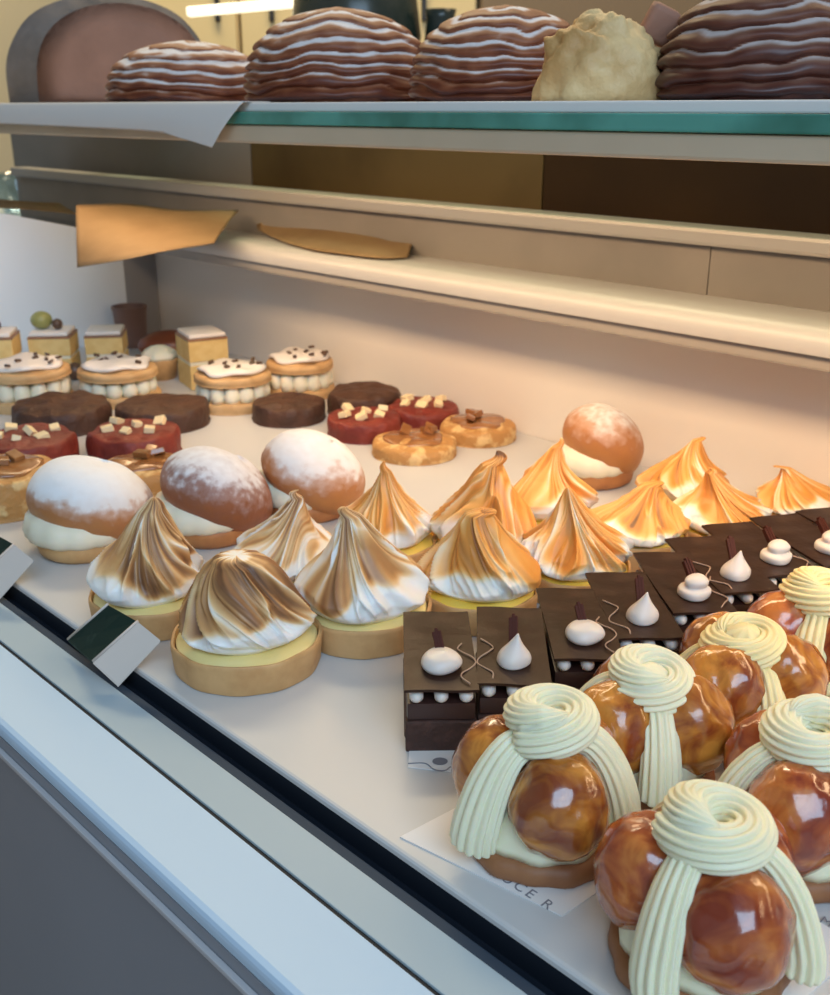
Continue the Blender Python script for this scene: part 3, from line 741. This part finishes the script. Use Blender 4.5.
# small cupcake and oval bake behind
t = thing('cupcake', 'small golden cupcake topped with pale cream, left of the tall yellow cake', 'cupcake', (-.291, 1.176, 0))
b = MB(); b.grid(lathe([(.0005, 0), (.017, 0), (.0205, .021), (.0205, .023), (.0005, .023)], 40, lambda th, s, r, z: (.0006 * math.sin(20 * th) if r > .01 else 0, 0))); b.build('cupcake_base', crust, t)
b = MB(); b.grid(lathe([(.0005, .023), (.0205, .0232), (.021, .027), (.016, .032), (.009, .036), (.0005, .038)], 40, lambda th, s, r, z: (.001 * math.sin(7 * th) if r > .005 else 0, 0))); b.build('cream_top', bun_cream, t)
b = MB()
n = 40; P = []
for i in range(22):
    phi = -PI / 2 + PI * i / 21
    P.append([(math.cos(phi) * math.cos(a) * .038, math.cos(phi) * math.sin(a) * .026, .018 + math.sin(phi) * .018 * (1 if phi > 0 else .999)) for a in [2 * PI * j / n for j in range(n)]])
b.grid(P); tag(b.build('oval_bun', eclair_m), 'dark reddish brown oval bun behind the small cupcake, by the far corner', 'bun', loc=(-.300, 1.268, 0), rz=.2)
# brown pot
b = MB(); b.grid(lathe([(.0005, 0), (.017, 0), (.0185, .004), (.0215, .047), (.0225, .049), (.0225, .052), (.020, .052), (.0195, .050), (.016, .006), (.0005, .006)], 40))
tag(b.build('small_pot', pot_brown, auto=40), 'small brown pot standing in the far left corner of the tray', 'pot', loc=(-.366, 1.345, 0))

# ---------------------------------------------------------------- price tags
def tent(label, shift):
    A1, A0 = at(108, 605, .026), at(68, 640, -.002)
    R1, R0 = at(138, 622, .029), at(93, 662, .006)
    B1, B0 = at(160, 640, .020), at(118, 685, -.006)
    c = (A1 + A0 + B1 + B0) / 4
    t = thing('price_tag', label, 'price tag', c + shift, 0, 'folded price tags at the front edge')
    def quad(a, b_, c_, d, nm, m):
        b = MB(); sheet(b, 3, 3, lambda x, y: a.lerp(b_, x).lerp(d.lerp(c_, x), y) - c, .0012); return b.build(nm, m, t, smooth=False)
    quad(A0, A1, R1, R0, 'green_face', tag_green)
    quad(R0, R1, B1, B0, 'beige_face', tag_beige)
    for p, q, e in ((A0, A1, 0), (R0, R1, 0)):
        b = MB(); b.grid(sweep([p - c + Vector((0, 0, .0006)), q - c + Vector((0, 0, .0006))], lambda s_: .0008, 8)); b.build('edge_strip', tag_beige, t)
    return t
tent('folded price tag with a dark green face, standing before the leftmost meringue tart', Vector((0, 0, 0)))
tent('folded price tag at the left picture edge, in front of the leftmost sugared bun', at(33, 560, .020) - at(160, 640, .020))

# ---------------------------------------------------------------- paper doily slips with print under the cakes
def slip(label, cx, cy, w, l, rz):
    b = MB(); b.box((0, 0, .0004), (w, l, .0006))
    return tag(b.build('paper_slip', paper_white, smooth=False), label, 'paper', 'printed paper slips', loc=(cx, cy, 0), rz=rz)
# print along the front edge of the slip: text is a child part of its slip
def text_part(txt, size, parent, loc, rz):
    cu = bpy.data.curves.new('printed_text', 'FONT'); cu.body = txt; cu.size = size; cu.extrude = .00005; cu.align_x = 'CENTER'; cu.space_character = 1.35
    o = bpy.data.objects.new('printed_text', cu); C.objects.link(o); cu.materials.append(ink)
    bpy.context.view_layer.update()
    me = bpy.data.meshes.new_from_object(o.evaluated_get(bpy.context.evaluated_depsgraph_get()))
    bpy.data.objects.remove(o); o = bpy.data.objects.new('printed_text', me); C.objects.link(o)
    if not me.materials: me.materials.append(ink)
    o.parent = parent; o.location = loc; o.rotation_euler = (0, 0, rz); return o

def polyslip(label, px):
    P = [at(x, y, 0) for x, y in px]; c = sum(P, Vector()) / 4
    b = MB(); n = 4
    b.add([p - c + Vector((0, 0, .0007)) for p in P] + [p - c + Vector((0, 0, .0001)) for p in P], [(0, 1, 2, 3), (7, 6, 5, 4)] + [(i, i + 4, (i + 1) % 4 + 4, (i + 1) % 4) for i in range(4)])
    o = tag(b.build('paper_slip', paper_white, smooth=False), label, 'paper', 'printed paper slips under the cakes', loc=c); return o, c
sl, c = polyslip('printed paper slip under the choux cake that is leftmost', [(400, 838), (562, 917), (640, 865), (492, 790)])
d = (at(535, 908, 0) - at(498, 884, 0)); an = math.atan2(d.y, d.x)
p = at(519, 893, 0) - c
text_part('SUCE R', .0070, sl, (p.x, p.y, .0008), an)
sl, c = polyslip('printed paper slip with a grey oval mark under the nearest chocolate slice', [(408, 768), (476, 775), (482, 715), (412, 712)])
p = at(440, 763, 0) - c; b = MB()
b.grid(lathe([(.0003, .0009), (.0036, .0009), (.0036, .0011), (.0003, .0011)], 30)); o = b.build('printed_oval', ink, sl, smooth=False); o.location = (p.x, p.y, 0); o.scale = (1, .8, 1)
b = MB(); b.grid(sweep(interp([at(x, y, 0) - c + Vector((0, 0, .0009)) for x, y in [(408, 765), (425, 765), (434, 771), (445, 772), (452, 768), (466, 767)]], 40), lambda s_: .0003, 6)); b.build('printed_line', ink, sl)
sl, c = polyslip('printed paper slip under the frontmost caramel choux cake, at the lower right', [(640, 990), (760, 1040), (860, 950), (770, 890)])
p = at(824, 926, 0) - c
text_part('M', .006, sl, (p.x, p.y, .0008), an)

# ---------------------------------------------------------------- kraft papers on the rail
def kraftsheet(label, corners, seed, n=22, amp=.003):
    P = [Vector(c) for c in corners]
    def f(a, c):
        p = P[0].lerp(P[1], a).lerp(P[3].lerp(P[2], a), c)
        p = p + Vector((0, 0, amp * math.sin(a * 5 + seed) * math.sin(c * 3 + seed) + amp * .6 * mn.noise(Vector((a * 4, c * 4, seed)))))
        return p
    b = MB(); sheet(b, n, n, f, .0007); return tag(b.build('kraft_paper', kraft), label, 'paper', 'brown kraft papers on the back rail')
def polysheet(label, top, bot, seed):
    T = interp([at(x, y, z) for x, y, z in top], 40); B = interp([at(x, y, z) for x, y, z in bot], 40)
    def f(a, c):
        k = min(39, round(a * 39)); p = T[k].lerp(B[k], c)
        return p + Vector((0, 0, .0018 * mn.noise(Vector((a * 5, c * 4, seed))) * (1 - abs(2 * c - 1)) + .002 * math.sin(PI * c)))
    b = MB(); sheet(b, 40, 14, f, .0006); return tag(b.build('kraft_paper', kraft), label, 'paper', 'brown kraft papers on the back rail')
polysheet('brown kraft paper sheet drooping from the left end of the back rail', [(76, 205, .190), (130, 204, .186), (180, 210, .180), (239, 210, .178)], [(77, 267, .135), (120, 260, .148), (170, 250, .156), (214, 243, .158)], 1)
polysheet('brown kraft paper sheet crumpled on the back rail, right of the other sheet', [(256, 225, .163), (285, 212, .170), (330, 214, .173), (366, 219, .172), (380, 214, .176), (394, 232, .166), (417, 234, .167)], [(257, 229, .156), (280, 240, .154), (310, 249, .153), (345, 254, .153), (370, 257, .153), (390, 258, .153), (408, 257, .153)], 2.5)
kraftsheet('flat brown kraft paper strip on top of the white end panel', [W(1.30, .40, .206), W(1.30, .63, .178), W(1.255, .63, .166), W(1.255, .40, .198)], 4, amp=.002)

# ---------------------------------------------------------------- loaves on the upper shelf
ZS = .2938
def striped(label, x, y, rx, ry, h, seed, m, layers=9, rz=0, tiltk=.12, cut=None, sugk=1.0, name='striped_loaf'):
    t = thing(name, label, 'loaf', (x, y, ZS), rz, 'large striped loaves on the upper shelf')
    n, nt = 130, 150; P, A = [], []
    for i in range(nt):
        f = i / (nt - 1); row, ar = [], []
        for j in range(n):
            th = 2 * PI * j / n
            w = f + tiltk * .35 * math.sin(th * 2 + seed) + .075 * mn.noise(Vector((math.cos(th) * 2, math.sin(th) * 2, f * 3 + seed)))
            w += .02 * mn.noise(Vector((math.cos(th) * 6, math.sin(th) * 6, f * 6 + seed))); q = (w * layers) % 1.0
            # rounded overlapping folds: bulge, then undercut
            bul = math.sin(PI * q ** .7)
            r = math.sqrt(max(0, 1 - f ** 2.9)) if f < 1 else 0
            r = max(r, .004)
            k = 1 + (.075 * bul - .04) * (1 if .01 < f < .985 else .2)
            if f < .05: k *= .9 + .1 * f / .05
            row.append((rx * r * k * math.cos(th), ry * r * k * math.sin(th), h * f * (1 + .01 * math.sin(th * 3))))
            hl = sst(.50, .92, q) * (1 - sst(.95, 1.0, q))
            val = sst(.02, .75, f) * .42 + .95 * hl * (.30 + .70 * sst(.05, .4, f)) + .34 * mn.noise(Vector((math.cos(th) * 4, math.sin(th) * 4, f * 14 + seed)))
            ar.append(max(0, min(1, val * sugk)))
        P.append(row); A.append(ar)
    b = MB(); b.grid(P, A); b.build('loaf_body', m, t, attr='sugar')
    return t
YL = None
def shelf_at(xpx, v):       # point of the shelf at picture column x and depth v
    d = ray(xpx, 100); k = v / (d.x * V.x + d.y * V.y); return d.x * k, d.y * k
x, y = shelf_at(340, .605)
sc = 1 / F * y * .94
striped('big domed brown loaf with white sugared ridges, centre of the upper shelf', x, y, 92 * sc, 75 * sc, atY(340, 8, y).z - ZS, 1.0, loaf, 8, 0)
x, y = shelf_at(190, .590); s2 = y / F * 1.0
striped('flatter loaf heavily streaked with white sugar, left of the big domed loaf', x, y, 75 * s2, 60 * s2, atY(190, 41, y).z - ZS, 3.3, loaf, 6, 0, sugk=1.25)
x, y = shelf_at(503, .615); s3 = y / F * 1.0
t3 = striped('dark striped loaf with its right side cut open showing custard', x, y, 86 * s3, 72 * s3, atY(512, 6, y).z - ZS, 5.1, loaf, 8, 0, sugk=.9)
# exposed filling
x0, y0 = shelf_at(598, .570); b = MB(); P = []
hz = atY(600, 18, y0).z - ZS
for i in range(40):
    phi = PI / 2 * i / 39; row = []
    for j in range(60):
        th = 2 * PI * j / 60; d = Vector((math.cos(phi) * math.cos(th), math.cos(phi) * math.sin(th), math.sin(phi)))
        k = 1 + .16 * mn.noise(d * 2.5 + Vector((9, 0, 0))) + .07 * mn.noise(d * 7)
        row.append((x0 - x + d.x * 56 * s3 * .9 * k, y0 - y + d.y * 40 * s3 * k, max(0, d.z) ** .75 * hz * k))
    P.append(row)
b.grid(P); b.build('custard_filling', custard, t3)
b = MB(); b.box((x0 - x + 46 * s3, y0 - y + .005, hz * .93), (.020, .012, .022), M=Euler((.3, .4, .2)).to_matrix().to_4x4(), bev=.004); b.build('torn_crust', crumb_face, t3)
x, y = shelf_at(766, .625); s4 = y / F
striped('dark purplish-brown striped loaf at the right end of the upper shelf', x, y, 102 * s4, 85 * s4, atY(760, -22, y).z - ZS, 7.7, loaf_dark, 7, 0, sugk=.85)
# cut round loaf, upright, at the far left of the shelf
x, y = shelf_at(112, .705)
t = thing('cut_round_loaf', 'very large cut round loaf with grey crust at the far left of the upper shelf', 'loaf', (x, y, ZS), 0)
s5 = y / F
hz = atY(118, -6, y).z - ZS
P = []; n = 64
for i in range(14):                       # crust shell, extruded back from the cut face
    f = i / 13; row = []
    k = math.sqrt(max(.01, 1 - (f) ** 3))
    for j in range(n):
        a = PI * j / (n - 1)
        row.append((-math.cos(a) * 96 * s5 * k * (1 + .01 * math.sin(9 * a)) - .02 * f, .055 * f, max(0, math.sin(a)) ** .62 * hz * k))
    P.append(row)
b = MB(); b.grid(P); b.build('loaf_crust', crust_grey, t)
P = []
for i in range(6):
    f = [.0, .35, .7, .9, .98, 1.0][i]; row = []
    for j in range(n):
        a = PI * j / (n - 1)
        row.append((.016 * (1 if True else 0) - math.cos(a) * 80 * s5 * (1 - f * .999) if f < 1 else .016, -.001 - .012 * f, max(0, math.sin(a)) ** .62 * hz * .92 * (1 - f * .999) + (.3 * hz * f)))
    P.append(row)
b = MB(); b.grid(P); b.build('cut_face', crumb_face, t)

# ---------------------------------------------------------------- the room beyond
def sbox(name, m, c, sz, rot=0, kind='structure'):
    b = MB(); b.box(c, sz, rot); o = b.build(name, m, smooth=False); o['kind'] = kind; return o
FZ = -.92
floor_m = mat('room_floor', (.22, .19, .16), .5, noise=(3, (.17, .15, .13), .4, .6))
wallm = mat('room_wall', (.72, .62, .42), .7)
wallw = mat('room_wall_plain', (.62, .60, .57), .7)
sbox('floor', floor_m, (0, .8, FZ - .03), (7.2, 6.8, .06))
sbox('wall_back', wallm, (0, 3.85, .8), (7.2, .1, 3.4))
sbox('wall_left', wallw, (-3.55, .8, .8), (.1, 5.98, 3.4))
sbox('wall_right', wallw, (3.55, .8, .8), (.1, 5.98, 3.4))
sbox('ceiling', wallw, (0, .8, 2.55), (7.2, 6.8, .06))
cream_cab = mat('cream_cupboard', (.86, .68, .36), .5)
handle_m = mat('dark_handle', (.03, .025, .02), .4)
YC = 3.30
def colX(px, Y): return ray(px, 30).x / ray(px, 30).y * Y
def cupboard(px0, px1, label, handles):
    x0, x1 = colX(px0, YC), colX(px1, YC)
    t = thing('cupboard', label, 'cupboard', ((x0 + x1) / 2, YC + .22, FZ), group='cream wall cupboards behind the counter')
    w = x1 - x0 - .006; top = .92 + 1.25
    b = MB(); b.box((0, .02, top / 2), (w, .40, top - .01)); b.build('cupboard_body', cream_cab, t, smooth=False)
    b = MB(); b.box((0, -.192, top / 2), (w - .01, .02, top - .03), bev=.003); d = b.build('cupboard_door', cream_cab, t, smooth=False)
    for hx in handles:
        xx = colX(hx, YC) - (x0 + x1) / 2
        b = MB(); b.box((xx, -.210, .92 + H + .275), (.014, .014, .085), bev=.002); b.build('door_handle', handle_m, d, smooth=False)
cupboard(90, 238, 'cream cupboard with one dark handle, left of the big domed loaf', [218])
cupboard(238, 356, 'cream cupboard behind the big domed loaf', [272])
cupboard(356, 478, 'cream cupboard with dark handle, right of the big domed loaf', [424])
brownm = mat('brown_cupboard_face', (.25, .17, .09), .5)
t = thing('cupboard', 'brown cupboard behind the two dark loaves on the right', 'cupboard', ((colX(478, YC) + colX(860, YC)) / 2, YC + .22, FZ), group=None)
wd = colX(860, YC) - colX(478, YC)
b = MB(); b.box((0, .02, 1.08), (wd - .01, .40, 2.15)); b.build('cupboard_body', brownm, t, smooth=False)
b = MB(); b.box((0, -.192, 1.08), (wd - .02, .02, 2.12), bev=.003); b.build('cupboard_door', brownm, t, smooth=False)
# linear lamp
t = thing('linear_lamp', 'long glowing linear lamp in front of the cream cupboards', 'lamp', atY(246, 7, 2.6), 0)
lampm = mat('lamp_glow', (.9, .85, .7), .5, emit=(1, .90, .66, 1.6))
b = MB(); b.box((0, 0, 0), (.265, .03, .020), M=Matrix.Rotation(math.radians(-4.5), 4, 'Y'), bev=.004); b.build('lamp_tube', lampm, t, smooth=False)
b = MB()
for s in (-.1, .1): b.box((s, 0, 1.12), (.004, .004, 2.2))
b.build('hanging_wire', steel, t, smooth=False)
# dark rounded pot behind the domed loaf, standing on a rear counter
t = thing('rear_counter', 'dark rear counter beyond the display case', 'counter', (1.1, 2.2, FZ))
b = MB(); b.box((0, 0, .60), (2.9, .5, 1.18)); b.build('counter_body', dark_wood, t, smooth=False)
b = MB(); b.box((0, 0, 1.205), (3.1, .55, .025), bev=.003); b.build('counter_top', grey_back, t, smooth=False)
dkg = mat('dark_green_glaze', (.02, .035, .03), .25, noise=(12, (.05, .06, .05), .4, .6))
px, py = colX(356, 2.2), 2.2
t = thing('dark_pot', 'dark greenish pot showing above the big domed loaf', 'pot', (px, py, FZ + 1.2178))
b = MB(); b.grid(lathe([(.0005, 0), (.07, 0), (.11, .05), (.125, .12), (.115, .20), (.085, .24), (.09, .255), (.08, .255), (.0005, .24)], 48)); b.build('pot_body', dkg, t)
b = MB(); b.grid(lathe([(.0005, .2555), (.085, .2555), (.07, .285), (.02, .30), (.015, .33), (.0005, .335)], 40)); b.build('pot_lid', dkg, t)
t = thing('small_dark_jug', 'small dark jug right of the dark pot above the domed loaf', 'jug', (colX(440, 2.2), 2.17, FZ + 1.2178))
b = MB(); b.grid(lathe([(.0005, 0), (.03, 0), (.04, .05), (.03, .11), (.026, .15), (.03, .165), (.0005, .165)], 32)); b.build('jug_body', dkg, t)
b = MB(); b.grid(sweep(interp([(.028, 0, .14), (.06, 0, .13), (.062, 0, .08), (.034, 0, .05)], 20), lambda s: .005, 10)); b.build('jug_handle', dkg, t)
# glass bowls beyond the end panel
clear = glass_mat('bowl_glass', (.75, .85, .92), 2.2, .05)
t = thing('side_counter', 'pale side counter beyond the end of the display case', 'counter', (-1.10, 2.16, FZ), math.radians(44))
b = MB(); b.box((0, 0, .50), (.5, .7, .99)); b.build('counter_body', panel_grey, t, smooth=False)
b = MB(); b.box((0, 0, 1.0075), (.52, .72, .022), bev=.003); b.build('counter_top', ledge_grey, t, smooth=False)

for k, (px, rr, hh, lab) in enumerate([(22, .055, .075, 'clear glass bowl at the left edge beyond the end panel'), (70, .045, .060, 'smaller clear glass bowl beyond the end panel, right of the first')]):
    p = atY(px, 205, 2.08); b = MB()
    b.grid(lathe([(.0005, 0), (rr * .55, 0), (rr * .8, hh * .25), (rr, hh * .7), (rr * 1.02, hh), (rr * .98, hh), (rr * .95, hh * .7), (rr * .75, hh * .28), (rr * .5, .004), (.0005, .004)], 40))
    tag(b.build('glass_bowl', clear), lab, 'bowl', 'clear glass bowls', loc=(p.x, 2.08, FZ + 1.0187))

# ---------------------------------------------------------------- lights
def area(name, loc, to, sx, sy, power, col):
    l = bpy.data.lights.new(name, 'AREA'); l.shape = 'RECTANGLE'; l.size = sx; l.size_y = sy; l.energy = power; l.color = col
    o = bpy.data.objects.new(name, l); C.objects.link(o); o.location = loc
    o.rotation_euler = (Vector(to) - Vector(loc)).to_track_quat('-Z', 'Y').to_euler(); return o
p = W(.35, .548, .2620)
l = area('shelf_strip_light', p, p - Vector((0, 0, 1)) + V * .25, 1.5, .045, 3.3, (1.0, .66, .37)); 
l.rotation_euler = (Matrix.Rotation(AZ - PI / 2 + PI, 3, 'Z') @ Matrix.Rotation(math.radians(0), 3, 'Y')).to_euler()
# orient strip: local X along U, pointing down and slightly back
zdir = (Vector((0, 0, 1)) * 1 - V * .35).normalized(); xdir = U; ydir = zdir.cross(xdir)
l.rotation_euler = Matrix((xdir, ydir, zdir)).transposed().to_euler()
area('shop_window', (.55, -1.75, 1.95), (.0, .45, 0), 2.2, 1.3, 62, (.52, .75, 1.0))
area('ceiling_lamp', (1.3, 1.9, 2.3), (.3, .8, 0), 1.0, 1.0, 20, (1.0, .74, .46))
area('rear_ceiling_lamp', (-.4, 2.6, 2.4), (-.3, 3.2, .4), 1.4, .5, 60, (1.0, .82, .52))
w = bpy.data.worlds.new('world'); bpy.context.scene.world = w; w.use_nodes = True
w.node_tree.nodes['Background'].inputs[0].default_value = (.86, .92, 1.0, 1)
w.node_tree.nodes['Background'].inputs[1].default_value = .32

# ---------------------------------------------------------------- camera
cd = bpy.data.cameras.new('camera'); cam = bpy.data.objects.new('camera', cd); C.objects.link(cam)
cam.location = (0, 0, H); cam.rotation_euler = (PI / 2 - PIT, 0, 0)
cd.sensor_width = 36; cd.sensor_fit = 'AUTO'; cd.lens = 36 * F / 995; cd.clip_start = .01
cd.dof.use_dof = True; cd.dof.focus_distance = .50; cd.dof.aperture_fstop = 18
sc_ = bpy.context.scene; sc_.camera = cam
sc_.view_settings.view_transform = 'Standard'; sc_.view_settings.look = 'None'; sc_.view_settings.gamma = 1
sc_.view_settings.use_curve_mapping = False; sc_.view_settings.exposure = 0.0
